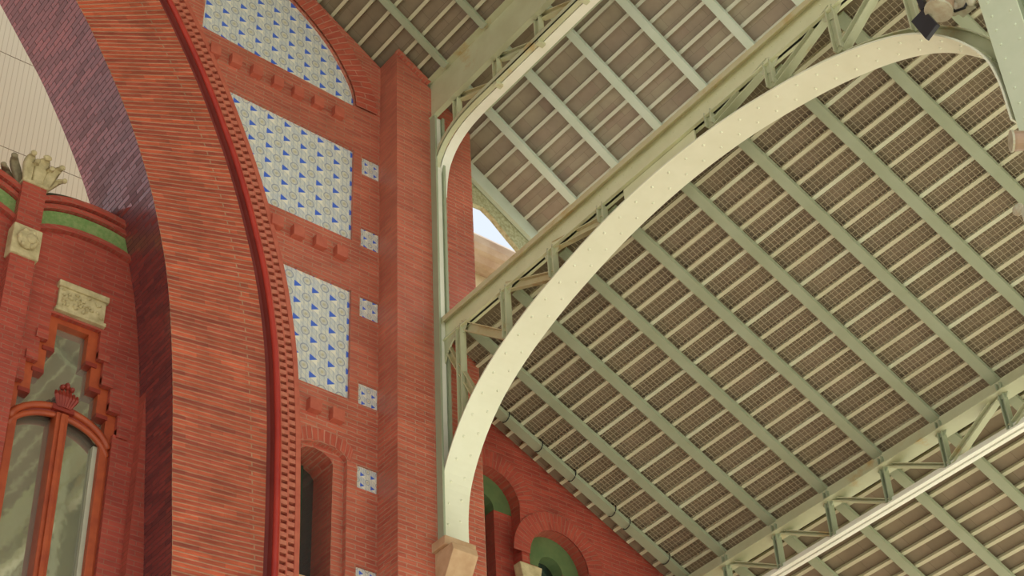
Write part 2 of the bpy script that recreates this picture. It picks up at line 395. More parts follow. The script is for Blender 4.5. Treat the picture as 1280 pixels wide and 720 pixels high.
def hit(p, n_, poly):
    best = None
    for a, b_ in zip(poly, poly[1:]):
        ex, ez = b_[0]-a[0], b_[1]-a[1]; den = n_[0]*ez-n_[1]*ex
        if abs(den) < 1e-9: continue
        t = ((a[0]-p[0])*ez-(a[1]-p[1])*ex)/den; s_ = ((a[0]-p[0])*n_[1]-(a[1]-p[1])*n_[0])/den
        if -1e-6 <= s_ <= 1+1e-6 and t > 0 and (best is None or t < best): best = t
    best = best if best else .95
    best -= .085; return (p[0]+n_[0]*best, p[1]+n_[1]*best)
INN = normals(IN); INN[0] = (0, 1); INN[-1] = (1, 0)
RQ = [hit(p, n_, RO) for p, n_ in zip(IN, INN)]
band_w = .27
BO = [(p[0]+n_[0]*band_w, p[1]+n_[1]*band_w) for p, n_ in zip(RO, RN)]
BO[0] = (0, BO[0][1]); BO[-1] = (BO[-1][0], G)

def mir(lp): return [(-a, b_) for a, b_ in lp][::-1]
right = BO+[(8.3, G), (8.3, nave(8.3)+.05), (0, nave(0)+.05)]
# holes: three ceramic panels, six small squares, the narrow window
def arcpts(cx, cz, r, a0, a1, n_): return [(cx+r*math.cos(math.radians(a0+(a1-a0)*i/n_)), cz+r*math.sin(math.radians(a0+(a1-a0)*i/n_))) for i in range(n_+1)]
ocurve = resample([(7.94, 14.71), (7.92, 14.9), (7.82, 15.14), (7.6, 15.48), (7.37, 15.72), (7.1, 15.93), (6.6, 16.27), (6.1, 16.55)], .12)
def clear(lp):
    def bx(z):
        for a, b_ in zip(BO, BO[1:]):
            if b_[1] <= z <= a[1]: return a[0]+(b_[0]-a[0])*(a[1]-z)/max(1e-6, a[1]-b_[1])
        return 0
    return [(max(x, bx(z)+.012), z) for x, z in lp]
P1 = [(5.89, 14.8), (7.94, 14.71)]+ocurve[1:]+[(5.91, 16.62)]
P2 = [(6.20, 14.04), (6.80, 12.63), (7.94, 12.63), (7.94, 14.0)]
P3 = [(6.99, 11.92), (7.26, 10.48), (7.94, 10.48), (7.94, 11.92)]
SQ = [13.69, 12.61, 11.62, 10.47, 9.45, 8.29, 7.2]
P1, P2, P3 = clear(P1), clear(P2), clear(P3)
squares = [[(8.05, z), (8.31-.015, z), (8.31-.015, z+.27), (8.05, z+.27)] for z in SQ]
win = [(7.37, 7.0), (7.93, 7.0), (7.93, 9.72)]+[(7.65+.28*math.cos(math.radians(a)), 9.72+.10*math.sin(math.radians(a))) for a in (20, 45, 70, 90, 110, 135, 160)]+[(7.37, 9.72)]
win = clear(win)
holes = [P1, P2, P3, win]+squares
wall = root('wall_back', None, None, (0, YW, G), kind='structure')
mb = MB().plate([right], YW, YW+.55).cut(holes, YW-.2, YW+.8)
mb.plate([mir(right)], YW, YW+.55)
o = mb.build('brick_face', 'brick', wall)
# arch ring of voussoirs and its soffit, laid with radial joints
mb = MB(); vs = []; YS = YW+1.08
for sg in (1, -1):
    k = 0; s_acc = 0; V = []; FF = []; UVs = []
    for i in range(NI+1):
        V += [(sg*IN[i][0], YW, IN[i][1]), (sg*RQ[i][0], YW, RQ[i][1])]
    L1 = (LI+LR)/2
    for i in range(NI):
        u0_, u1_ = L1*i/NI, L1*(i+1)/NI
        wd = math.dist(IN[i], RQ[i]); we = math.dist(IN[i+1], RQ[i+1])
        FF.append((2*i, 2*i+1, 2*i+3, 2*i+2)); UVs.append([(0, u0_), (wd, u0_), (we, u1_), (0, u1_)])
    mb.add(V, FF, UVs)
mb.build('arch_ring', 'brick_ring', wall)
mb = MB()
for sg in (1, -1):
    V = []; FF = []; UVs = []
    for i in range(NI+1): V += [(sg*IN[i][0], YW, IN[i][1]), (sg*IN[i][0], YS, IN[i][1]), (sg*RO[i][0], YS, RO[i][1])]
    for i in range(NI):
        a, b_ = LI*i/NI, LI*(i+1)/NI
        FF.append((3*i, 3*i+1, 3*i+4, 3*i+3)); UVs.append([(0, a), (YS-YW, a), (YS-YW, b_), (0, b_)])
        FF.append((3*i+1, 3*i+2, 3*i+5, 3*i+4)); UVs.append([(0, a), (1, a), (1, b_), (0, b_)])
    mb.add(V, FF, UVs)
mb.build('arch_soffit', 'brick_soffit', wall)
# roll moulding
for sg in (1, -1):
    mb = MB(); mb.tube([(sg*(p[0]+n_[0]*.012), YW-.045, p[1]+n_[1]*.012) for p, n_ in zip(RO, RN)], .032, 10); mb.build('roll_moulding', 'red_roll', wall, smooth=True)
# cavetto, then a band pierced by two staggered rows of small pits
def ribbon(offs, pts=None):
    V = []; FF = []; m_ = len(offs)
    for sg in (1, -1):
        k = len(V)
        for p, n_ in zip(RO, RN): V += [(sg*max(0, p[0]+n_[0]*o_), y, p[1]+n_[1]*o_) for o_, y in offs]
        for i in range(NI):
            for j in range(m_-1): a = k+i*m_+j; FF.append((a, a+1, a+m_+1, a+m_))
    return MB().add(V, FF)
ribbon([(-.09, YW), (-.085, YW+.03), (-.055, YW+.06), (-.02, YW+.04), (.0, YW-.01)]).build('cavetto', 'red_cavetto_shade', wall)
ribbon([(.0, YW), (.0, YW-.05), (.055, YW-.05), (.055, YW)]).build('band_edge', 'block', wall)
ribbon([(.128, YW), (.128, YW-.045), (.145, YW-.045), (.145, YW)]).build('band_rib', 'block', wall)
ribbon([(.215, YW), (.215, YW-.05), (.27, YW-.05), (.27, YW)]).build('band_edge', 'block', wall)
ribbon([(.0, YW-.004), (.27, YW-.004)]).build('band_ground', 'brick_deep', wall)
DN, DL = even(rollc, int(LR/.088)); DNn = normals(DN); md_ = MB()
for i, (p, n_) in enumerate(zip(DN, DNn)):
    if p[1] < 6: continue
    t = Vector((n_[1], 0, -n_[0])); nv = Vector((n_[0], 0, n_[1])); c = Vector((p[0], 0, p[1]))
    for row in (0, 1):
        cc = c+nv*(.092+.088*row)+t*(.044*row)+Vector((0, YW-.022, 0))
        md_.bar(cc-t*.024, cc+t*.024, .074, .045, nv)
md_.build('dentils', 'dentil', wall)
# soldier course arching over the top panel
mb = MB(); cen = ocurve; V = []; FF = []; UVs = []; nn = normals(cen); acc = 0
for i, (p, n_) in enumerate(zip(cen, nn)):
    V += [(p[0], YW-.03, p[1]), (p[0]-n_[0]*.30*-1*-1, YW-.03, p[1]-n_[1]*.30)]
for i in range(len(cen)-1):
    L = math.dist(cen[i], cen[i+1]); FF.append((2*i, 2*i+1, 2*i+3, 2*i+2)); UVs.append([(0, acc), (.3, acc), (.3, acc+L), (0, acc+L)]); acc += L
SOLD = (V, FF, UVs)

# ceramic panels (slabs let into the wall)
inset = lambda lp: lp
pnames = ['large blue and white ceramic tile panel with curved right edge, uppermost on the brick wall',
          'four-sided blue and white ceramic tile panel, middle of the three on the brick wall',
          'narrow blue and white ceramic tile panel, lowest of the three big ones']
for lp, lab in zip((P1, P2, P3), pnames):
    o = MB().plate([lp], YW+.035, YW+.1).build('ceramic_mosaic', 'ceramic'); tag(o, lab, 'mosaic', 'large ceramic mosaics')
sq_lab = ['just right of the bottom corner of the curved top panel', 'beside the lower right corner of the middle panel', 'beside the upper part of the lowest big panel',
          'beside the foot of the lowest big panel', 'right of the head of the narrow dark window', 'right of the lower part of the narrow dark window']
for i, lp in enumerate(squares[:6]):
    o = MB().plate([lp], YW+.02, YW+.08).build('tile_inset', 'ceramic_small')
    tag(o, 'small square ceramic tile inset '+sq_lab[i], 'tile inset', 'small square tile insets')
MB().plate([squares[6]], YW+.02, YW+.08).build('brick_fill', 'brick', wall)

# projecting brick blocks between the panels
def block(x, z, wd, h, dp): return MB().box(x-wd/2, x+wd/2, YW-dp, YW+.02, z-h/2, z+h/2)
for i, (x, z) in enumerate([(6.05, 14.47), (6.32, 14.47), (6.59, 14.46), (6.87, 14.45), (7.14, 14.44), (7.41, 14.44), (7.69, 14.43)]):
    o = block(x, z, .13, .14, .075).build('brick_corbel', 'block', bevel=.004)
    tag(o, 'small projecting brick block under the top tile panel, %s from the toothed arch moulding' % ORD[i], 'brick block', 'brick blocks under the top panel')
for i, (x, z) in enumerate([(6.95, 12.38), (7.22, 12.36), (7.50, 12.35), (7.77, 12.34)]):
    o = block(x, z, .14, .14, .08).build('brick_corbel', 'block', bevel=.004)
    tag(o, 'small projecting brick block under the middle tile panel, %s from the toothed arch moulding' % ORD[i], 'brick block', 'brick blocks under the middle panel')
for i, (x, z) in enumerate([(7.50, 10.2), (7.77, 10.18)]):
    o = block(x, z, .14, .14, .08).build('brick_corbel', 'block', bevel=.004)
    tag(o, 'small projecting brick block above the narrow dark window, %s' % ('nearer the arch moulding' if i == 0 else 'nearer the pier'), 'brick block', 'brick blocks above the narrow window')

# narrow window with shallow outer order
w2 = root('window_2', None, None, (7.65, YW, 7.0), kind='structure')
inn = [(7.40, 7.1), (7.80, 7.1), (7.80, 9.66), (7.76, 9.72), (7.68, 9.76), (7.58, 9.78), (7.48, 9.76), (7.40, 9.70)]
oo = [(7.34, 6.95), (7.96, 6.95), (7.96, 9.9), (7.34, 9.9)]
MB().plate([oo, inn], YW+.06, YW+.5).build('inner_surround', 'brick', w2)
MB().plate([[(7.36, 7.0), (7.86, 7.0), (7.86, 9.82), (7.36, 9.82)]], YW+.42, YW+.45).build('pane', 'dark_glass', w2)
MB().box(7.395, 7.43, YW+.36, YW+.42, 7.1, 9.75).box(7.60, 7.64, YW+.36, YW+.42, 7.1, 9.75).build('window_frame', paint('dark_green_frame', (46, 70, 52), None, .4), w2)
MB().box(7.36, 7.84, YW-.02, YW+.4, 8.2, 8.26).build('sill', 'pink_stone', w2)
# hood of soldiers over the narrow window
mb = MB(); V = []; FF = []; UVs = []
hc = [(7.65+.31*math.cos(math.radians(a)), 9.70+.13*math.sin(math.radians(a))) for a in range(0, 181, 12)]
for p in hc: V += [(p[0], YW-.006, p[1]), (7.65+(p[0]-7.65)*1.12, YW-.006, p[1]+.15)]
for i in range(len(hc)-1): FF.append((2*i, 2*i+1, 2*i+3, 2*i+2)); UVs.append([(0, i*.07), (.15, i*.07), (.15, (i+1)*.07), (0, (i+1)*.07)])
mb.add(V, FF, UVs).build('window_hood', 'brick_arc', w2)
mb = MB().add(*SOLD); mb.build('soldier_course', 'brick_arc', wall)

# ------------------------------------------------------------------ brick pier carrying the arcade
pier = root('brick_pier', 'tall red brick pier between the arched wall and the steel arcade', 'pier', (8.84, 12, G))
px0, px1 = 8.30, 9.37
pr_ = [(px0, G), (px1, G), (px1, 14.78), (px0, nave(px0)+.05)]
MB().plate([pr_], 12.0, YW+.5).build('shaft', 'brick', pier)
MB().bar((px0-.02, 11.97, nave(px0)+.02), (XT-.06, 11.97, nave(XT-.06)+.02), .05, .05, (0, 1, 0)).build('coping', 'brick', pier)

# ------------------------------------------------------------------ inside the great arch: lower brick screen with blind arches
YB = 13.0
rec = root('wall_recess', None, None, (5.2, YB, G), kind='structure')
def hood(xc, hw, zs, rise, p=2.2, n_=20):
    """low arch outline from right springing to left"""
    o = []
    for i in range(n_+1):
        t = -1+2*i/n_; o.append((xc-hw*t, zs+rise*(max(0, 1-abs(t)**p))**(1/1.5)))
    return o
bays = [5.20, 3.80, 2.40, 1.0, -.4, -1.8, -3.2, -4.6]
def top_outline(off):
    pts = []
    for xc in bays:
        pts += hood(xc, .70, 11.93+off, .25)
    return pts
# window opening (stepped head)
stepW = [(.165, 10.63, 10.31), (.235, 10.31, 10.03), (.34, 10.03, 9.76), (.45, 9.76, 9.5)]
XC = 5.18
def steps(dx, dz):
    r = []
    for hw, zt, zb in stepW: r += [(XC+hw+dx, zt+dz), (XC+hw+dx, zb+dz)]
    r.append((XC+.49+dx*.3, 9.5+dz)); r.append((XC+.49+dx*.3, 6.0))
    lft = [(2*XC-a, b_) for a, b_ in r][::-1]
    return lft+r
bayo = steps(.10, .06)
outl = [(6.3, 5.5), (6.3, 11.86)]+[p for p in top_outline(-.08)]+[(-6.3, 11.86), (-6.3, 5.5)]
MB().plate([outl, bayo], YB, YB+.3).build('brick_face', 'brick_deep', rec)
# curved brick order beside the window, standing against the soffit
mb = MB(); mb.box(5.93, 6.25, YB-.12, YB+.05, G, 10.9); mb.build('reveal_order', 'brick_deep', rec)
def band(z_in, z_out, y0, y1, name, mat, bb=(5.20, 3.80, 2.40)):
    for xc in bb:
        a = hood(xc, .70 if abs(z_in-z_out) > 0 else .7, 11.42+z_in, .27); b_ = hood(xc, .70, 11.42+z_out, .27)
        MB().plate([a+b_[::-1]], y0, y1).build(name, mat, rec)
band(.03, .09, YB-.06, YB+.02, 'lower_moulding', 'brick_deep')
band(.10, .29, YB-.02, YB+.02, 'green_tile_frieze', 'green_glaze')
band(.30, .36, YB-.06, YB+.02, 'inner_moulding', 'brick_deep')
band(.38, .45, YB-.09, YB+.3, 'outer_moulding', 'brick_deep')
band(.44, .66, YB+.14, YB+.45, 'green_coping', 'coping')
# pilaster, carved block, leafy capital
for i, xp in enumerate((4.5, 3.10)):
    pl_ = root('pilaster', 'slim red brick pilaster left of the round-topped window, with carved stone block', 'pilaster', (xp, YB-.12, G), 'pilasters inside the great arch')
    yy = YB-.12
    MB().box(xp-.13, xp+.125, yy, YB, G, 12.05).build('shaft', 'brick_deep', pl_)
    b1 = MB().box(xp-.15, xp+.15, yy-.03, YB, 11.11, 11.48).build('stone_block', 'stone', pl_, bevel=.012)
    r_ = MB(); r_.ball((xp, yy-.05, 11.3), .11, .05, .12, 14, 8); r_.ball((xp+.02, yy-.09, 11.29), .055, .035, .06, 10, 6)
    for k in range(6):
        a = k*math.tau/6; r_.ball((xp+.085*math.cos(a), yy-.07, 11.3+.095*math.sin(a)), .03, .025, .03, 8, 5)
    r_.build('rosette', 'stone', b1, smooth=True)
    cp = root('capital', 'leafy carved stone capital on top of the pilaster beside the green frieze', 'capital', (xp, YB-.1, 12.05), 'leafy capitals')
    MB().box(xp-.14, xp+.14, yy-.02, YB, 12.05, 12.09).build('necking', 'stone', cp, bevel=.01)
    def leaf(cx, cy, lean, ln_, wd, mt='stone', dy=-.02):
        mb = MB(); base = Vector((cx, cy, 12.07)); n_ = 7; V = []; FF = []
        for j in range(n_+1):
            t = j/n_; curl = max(0, t-.6)/.4
            c = base+Vector((lean*t**1.4, dy*t-.10*curl**1.5, ln_*t-(.09*curl**2)))
            ww = wd*(.75+.35*math.sin(t*math.pi))*(1-.5*curl**3)
            V += [c+Vector((-ww, .01, 0)), c+Vector((-ww*.5, -.025, .008)), c+Vector((0, -.005, 0)), c+Vector((ww*.5, -.025, .008)), c+Vector((ww, .01, 0)), c+Vector((0, .045, 0))]
        for j in range(n_):
            for q in range(6): a, b2 = 6*j+q, 6*j+(q+1) % 6; FF.append((a, b2, b2+6, a+6))
        FF.append(tuple(range(6))[::-1]); FF.append(tuple(6*n_+q for q in range(6)))
        mb.add(V, FF); mb.ball(base+Vector((lean, dy-.10, ln_-.085)), wd*.62, .032, .028, 8, 5); mb.build('leaf', mt, cp, smooth=True)
    leaf(xp-.095, yy, -.02, .36, .058); leaf(xp+.015, yy, .02, .37, .078); leaf(xp+.10, yy, .10, .32, .058); leaf(xp+.12, yy+.06, .15, .22, .045); leaf(xp+.06, yy+.03, .05, .28, .05); leaf(xp-.04, yy+.03, -.01, .30, .05)
    leaf(xp-.13, yy+.10, -.14, .32, .06, 'dark_stone'); leaf(xp-.13, yy+.2, -.2, .24, .055, 'dark_stone')
for o in [o for o in bpy.data.objects if o.name.startswith(('pilaster.', 'capital.'))]:
    o['label'] = ('red brick pilaster' if 'pil' in o.name else 'leafy stone capital')+' further inside the great arch, beyond the left edge of the photograph'
# carved lintel
lin = root('stone_lintel', 'carved buff stone lintel above the stepped head of the arched window', 'lintel', (5.2, YB-.05, 10.73))
mb = MB().box(4.95, 5.45, YB-.035, YB+.05, 10.76, 11.05); mb.build('slab', 'stone', lin, bevel=.006)
MB().box(4.93, 5.47, YB-.06, YB+.02, 11.01, 11.08).build('ledge', 'stone', lin, bevel=.008)
MB().box(4.93, 5.47, YB-.05, YB+.02, 10.72, 10.76).build('foot_moulding', 'stone', lin, bevel=.006)
mb = MB()
for k in range(46):
    x, z = random.uniform(4.98, 5.42), random.uniform(10.79, 10.99); mb.ball((x, YB-.037, z), random.uniform(.012, .028), .026, random.uniform(.01, .02), 7, 4)
mb.build('carved_foliage', 'stone', lin, smooth=True)
# the window
w1 = root('window_1', None, None, (XC, YB+.05, 6.0), kind='structure')
outer_f = steps(.105, .07); inner_f = steps(.0, -.0)
def hole_in(lp): return lp
MB().plate([outer_f, [(a, b_+(.02 if b_ < 6.5 else 0)) for a, b_ in inner_f]], YB+.05, YB+.17).build('stepped_frame', 'wood', w1)
mb = MB()
for hw, zt, zb in stepW[:-1]:
    for sg in (-1, 1): mb.box(min(XC+sg*hw, XC+sg*(hw+.12)), max(XC+sg*hw, XC+sg*(hw+.12)), YB+.035, YB+.17, zb-.045, zb)
mb.build('step_blocks', 'wood_dark', w1)
mb = MB()
for hw, zt, zb in stepW:
    for sg in (-1, 1):
        a, b_ = XC+sg*(hw+.10), XC+sg*(hw+.22); mb.box(min(a, b_), max(a, b_), YB-.02, YB+.04, zb+.03, zb+.13)
mb.build('brick_steps', 'brick_deep', w1)
MB().plate([[(XC-.7, 5.9), (XC+.7, 5.9), (XC+.7, 10.8), (XC-.7, 10.8)]], YB+.14, YB+.16).build('pane', 'glass', w1)
tcur = [(XC+.52*math.cos(math.radians(a)), 9.30+.37*math.sin(math.radians(a))) for a in range(15, 166, 10)]
mb = MB(); mb.tube([(a, YB+.04, b_) for a, b_ in tcur], .036, 8); mb.tube([(a, YB+.05, b_-.085) for a, b_ in tcur], .03, 8); mb.build('arched_transom', 'wood', w1, smooth=True)
mb = MB(); mb.tube([(a, YB+.07, b_-.042) for a, b_ in tcur], .028, 8); mb.build('transom_groove', 'wood_dark', w1, smooth=True)
mb = MB().box(XC-.062, XC+.062, YB+.0, YB+.15, 6.0, 9.6).box(XC-.025, XC+.025, YB-.03, YB, 6.0, 9.58); mb.build('mullion', 'wood', w1, bevel=.01)
for sg in (-1, 1):
    a, b_ = sorted((XC+sg*.42, XC+sg*.50)); MB().box(a, b_, YB+.03, YB+.15, 6.0, 9.45).build('stile', 'wood', w1, bevel=.008)
MB().box(XC+.375, XC+.42, YB+.09, YB+.15, 6.0, 9.42).build('inner_bead', 'white_wood', w1)
mb = MB(); kz = 9.62
for k in range(-3, 4): mb.tube([(XC+k*.020, YB+.0, kz+.04), (XC+k*.034, YB-.03, kz+.14), (XC+k*.036, YB-.02, kz+.22-.012*abs(k))], [.014, .024, .016], 7)
for k in range(-1, 2): mb.ball((XC+k*.048, YB-.01, kz+.265-.012*abs(k)), .028, .04, .028, 9, 6)
mb.ball((XC, YB-.0, kz+.30), .024, .035, .024, 9, 6)
mb.box(XC-.11, XC+.11, YB+.0, YB+.12, kz-.0, kz+.06); mb.build('shell_ornament', 'wood_dark', w1, smooth=False)

# awning and guy wires behind the arch
aw = root('ribbed_awning', 'pale cream ribbed awning filling the top of the great arch', 'awning', (0, 16.3, 6))
mb = MB(); V = []; FF = []; n_ = 24
for i in range(n_+1):
    t = i/n_; V += [(2.9+6*t, 16.3+.3*math.sin(math.pi*t), 6.0), (2.9+6*t, 16.3+.3*math.sin(math.pi*t), 21.0)]
for i in range(n_): FF.append((2*i, 2*i+1, 2*i+3, 2*i+2))
k = len(V); V += [Vector(p)+Vector((0, .04, 0)) for p in V]
FF += [tuple(k+j for j in reversed(f)) for f in FF]
mb.add(V, FF); mb.build('sheet', 'awning', aw)
for z in (16.85, 15.3):
    mb = MB(); mb.tube([(x, 15.9, z+.03*math.sin(x)) for x in range(2, 10)], .005, 5)
    tag(mb.build('guy_wire', 'wire', base=None), 'thin grey wire strung across the pale awning, %s of the two' % ('upper' if z > 16 else 'lower'), 'wire', 'wires in front of the awning')

# ------------------------------------------------------------------ roofs
def slab(f, xa, xb, ya, yb, lo, hi, name, mat, step=None):
    mb = MB(); d = Vector((xb-xa, 0, f(xb)-f(xa))).normalized(); nrm = Vector((-d.z, 0, d.x)); nrm = nrm if nrm.z > 0 else -nrm
    ax, bx_ = Vector((xa, 0, f(xa))), Vector((xb, 0, f(xb))); L = (bx_-ax).length
    c = [ax+nrm*lo, bx_+nrm*lo, bx_+nrm*hi, ax+nrm*hi]
    V = [(p.x, y, p.z) for y in (ya, yb) for p in c]
    mb.add(V, [(0, 1, 5, 4), (1, 2, 6, 5), (2, 3, 7, 6), (3, 0, 4, 7), (0, 3, 2, 1), (4, 5, 6, 7)],
           [[(ya, 0), (ya, L), (yb, L), (yb, 0)]]+[[(0, 0)]*4]*5)
    return mb, name, mat
ceil = root('ceiling', None, None, (0, 12, 11), kind='structure')
for f, xa, xb, ya, yb, lo, hi, nm, mt in ((nave, .0, XT-.05, -4, 13.0, .125, .18, 'nave_roof_tiles', 'deck'), (nave, XT-.05, 10.72, -4, 12.5, .125, .18, 'nave_eave_tiles', 'deck_daylit'),
                                         (nave, 0, -10.7, -4, 13.0, .125, .18, 'nave_roof_tiles', 'deck'),
                                         (aisle, 8.915, 15.2, 1.0, 12.9, .105, .16, 'aisle_roof_tiles', 'deck')):
    mb, a, b_ = slab(f, xa, xb, ya, yb, lo, hi, nm, mt); mb.build(a, b_, ceil)
# rafters: built once, then copied along the hall
def rafter(f, xa, xb, y, wd, dp, mat, name, label, group, cat='rafter'):
    d = Vector((xb-xa, 0, f(xb)-f(xa))).normalized(); nrm = Vector((-d.z, 0, d.x)); nrm = nrm if nrm.z > 0 else -nrm
    a, b_ = Vector((xa, y, f(xa))), Vector((xb, y, f(xb))); mb = MB()
    mb.bar(a+nrm*(dp/2), b_+nrm*(dp/2), wd, dp, (0, 1, 0))
    o = mb.build(name, mat, base=(xa, y, f(xa))); return tag(o, label, cat, group)
step = .775; YR = [11.62-step*i for i in range(16)]
proto = rafter(nave, 4.4, 8.74, YR[0], .085, .05, 'green_steel', 'roof_rafter', '', 'nave roof rafters')
for i in range(8):
    lb = 'pale green steel rafter under the nave roof, %s from the brick gable' % ORD[i]
    if i == 0: proto['label'] = lb
    else: dup(proto, (0, -step*i, 0), lb)
proto = rafter(nave, 8.92, 10.62, YR[0], .105, .05, 'rafter_daylit', 'eave_rafter', '', 'upper eave rafters')
for i in range(12):
    lb = 'daylit pale green rafter of the upper eave, %s from the brick pier' % ORD[i]
    if i == 0: proto['label'] = lb
    else: dup(proto, (0, -step*i, 0), lb)
proto = rafter(aisle, 8.98, 15.1, YR[0], .112, .045, 'green_steel', 'roof_rafter', '', 'aisle roof rafters')
for i in range(12):
    lb = 'sage green aisle roof rafter, %s from the end beam on the brick wall' % ORD[i]
    if i == 0: proto['label'] = lb
    else: dup(proto, (0, -step*i, 0), lb)
rafter(aisle, 9.35, 15.1, 12.24, .12, .05, 'green_steel', 'end_beam', 'sage green end beam of the aisle roof running down along the brick wall top', None, 'beam')
tag(MB().plate([[(9.38, nave(9.38)-.16), (10.66, nave(10.66)-.12), (10.66, nave(10.66)+.10), (9.38, nave(9.38)+.10)]], 12.36, 12.42).build('end_beam', 'rafter_daylit'), 'smooth pale green end beam of the upper eave above the patch of sky', 'beam')
# left slope of the nave (seen only in the window's reflections) has its ribs in one mesh
mb = MB()
for y in YR:
    mb.bar((-.1, y, nave(.1)+.07), (-8.7, y, nave(8.7)+.07), .10, .13, (0, 1, 0)); mb.bar((.1, y, nave(.1)+.07), (4.4, y, nave(4.4)+.07), .10, .13, (0, 1, 0))
mb.box(-.1, .1, -4, 12.4, nave(0)-.35, nave(0)+.05); mb.build('roof_ribs', 'green_steel', ceil)
# battens
def battens(f, xs, ya, yb, lo, hgt, wd, mats, name, labf, group, cat='batten'):
    protos = {}
    for i, x in enumerate(xs):
        mt = mats[i % len(mats)]
        d = Vector((1, 0, f(x+1)-f(x))).normalized(); nrm = Vector((-d.z, 0, d.x))
        if mt not in protos:
            c = Vector((x, 0, f(x)))+nrm*(lo+hgt/2); mb = MB(); mb.bar((c.x, ya, c.z), (c.x, yb, c.z), wd, hgt, d)
            o = mb.build(name, mt, base=(x, ya, f(x))); tag(o, labf(i), cat, group); protos[mt] = (o, x)
        else:
            o, xb_ = protos[mt]; dup(o, (x-xb_, 0, f(x)-f(xb_)), labf(i))
XTR = 12.38
xa_ = [9.13+.185*i for i in range(32)]
inside = [x for x in xa_ if x < XTR-.05]; outside = [x for x in xa_ if x >= XTR-.05]
battens(aisle, inside, 2.0, 12.46, .058, .045, .038, ['batten_steel', 'batten_steel', 'batten_pale'], 'roof_batten',
        lambda i: 'thin pale batten under the aisle roof, %s down from the riveted arch girder' % ORD[i], 'aisle roof battens')
battens(aisle, outside, 2.0, 12.46, .058, .045, .040, ['batten_steel'], 'roof_batten',
        lambda i: 'thin pale batten of the lower eave, %s out beyond the outer truss' % ORD[i], 'lower eave battens')
battens(nave, [9.02+.2*i for i in range(9)], -1.0, 12.37, .078, .045, .042, ['batten_daylit'], 'roof_batten',
        lambda i: 'thin pale batten of the upper eave, %s down from the narrow upper truss' % ORD[i], 'upper eave battens')
battens(nave, [8.55-.2*i for i in range(17)], -1.0, 12.42, .078, .045, .042, ['batten_steel'], 'roof_batten',
        lambda i: 'thin pale batten under the nave roof, %s up from the deep steel plate' % ORD[i], 'nave roof battens')
# gutter strip along the upper eave, fascia over the sky
tag(MB().box(10.67, 10.715, -4, 12.3, nave(10.7)+.03, nave(10.7)+.09).build('eave_gutter', paint('blue_grey_zinc', (150, 150, 158), None, .5), base=None), 'blue-grey gutter strip along the edge of the upper eave', 'gutter')
fz = lambda X: nave(X)
fas = [(9.38, 13.7), (9.44, 13.7), (9.50, 13.95), (9.60, 14.10), (9.73, 14.15), (9.87, 14.16), (10.02, 14.07), (10.25, 13.87), (10.66, 13.54), (10.66, fz(10.66)+.1), (9.38, fz(9.38)+.1)]
o = MB().plate([fas], 12.43, 12.50).build('fascia_board', paint('mottled_pale_green_board', (196, 200, 164), (150, 150, 110), .7, scale=26)); tag(o, 'mottled pale green fascia board along the top of the patch of sky', 'fascia')
# anti-bird netting stretched under the aisle roof tiles
mb = MB(); d = Vector((1, 0, -TA)).normalized(); nrm = Vector((TA, 0, 1)).normalized(); lift = nrm*.060
x = 9.05
while x < XTR+.0:
    p = Vector((x, 0, aisle(x)))+lift; mb.bar((p.x, 3.0, p.z), (p.x, 12.3 if x > 9.45 else 11.98, p.z), .005, .003, d); x += .047
y = 3.0
while y < 12.3:
    xs_ = 9.0 if y < 11.98 else 9.45; a, b_ = Vector((xs_, y, aisle(xs_)))+lift, Vector((XTR, y, aisle(XTR)))+lift; mb.bar(a, b_, .005, .003, (0, 1, 0)); y += .052
tag(mb.build('netting', 'net_wire'), 'fine square wire netting stretched between the rafters of the aisle roof', 'netting', kind='stuff')

# ------------------------------------------------------------------ riveted arch girder of the arcade (near truss)
YC = 8.40; HS = 3.62
half = [(3.62, G+4), (3.62, 8.2), (3.585, 8.88), (3.58, 9.30), (3.50, 9.66), (3.27, 10.04), (2.95, 10.36), (2.55, 10.60), (2.05, 10.80), (1.5, 10.95), (.8, 11.08), (0, 11.13)]
half = half[2:]
def arch_path(half, yc): r = resample([(yc+a, b_) for a, b_ in half]+[(yc-a, b_) for a, b_ in half[:-1]][::-1], .08); return r
AP = arch_path(half, YC); AN = [(-a, -b_) if False else (a, b_) for a, b_ in normals(AP)]
# outward normal points away from the opening
AN = [(a, b_) if (b_*1 + (p[0]-YC)*a*.3) > 0 else (-a, -b_) for (a, b_), p in zip(AN, AP)]
def sweep(mb, path, nrm, prof):
    """prof: closed list of (x, outward offset)"""
    V = []; FF = []; m_ = len(prof)
    for (y, z), (ny, nz) in zip(path, nrm): V += [(x, y+ny*o_, z+nz*o_) for x, o_ in prof]
    for i in range(len(path)-1):
        for j in range(m_): a, b2 = i*m_+j, i*m_+(j+1) % m_; FF.append((a, b2, b2+m_, a+m_))
    FF.append(tuple(range(m_))); FF.append(tuple((len(path)-1)*m_+j for j in reversed(range(m_))))
    mb.add(V, FF)
rect = lambda x0, x1, n0, n1: [(x0, n0), (x1, n0), (x1, n1), (x0, n1)]
XS0, XS1 = 8.80, 9.15; XP = 8.90
tz0, tz1 = 11.37, 11.63
def strut(name, parent, p, q, mat='chord_steel', wd=.085):
    p, q = Vector(p), Vector(q); t = (q-p).normalized(); s_ = Vector((1, 0, 0)).cross(t).normalized(); mb = MB()
    mb.bar(p, q, .014, wd, (1, 0, 0))
    for sg in (-1, 1): mb.bar(p+s_*sg*wd*.45-Vector((.025, 0, 0)), q+s_*sg*wd*.45-Vector((.025, 0, 0)), .05, .010, (1, 0, 0))
    mb.bar(p+Vector((.03, 0, 0)), q+Vector((.03, 0, 0)), .05, .02, (1, 0, 0))
    return mb.build(name, mat, parent)
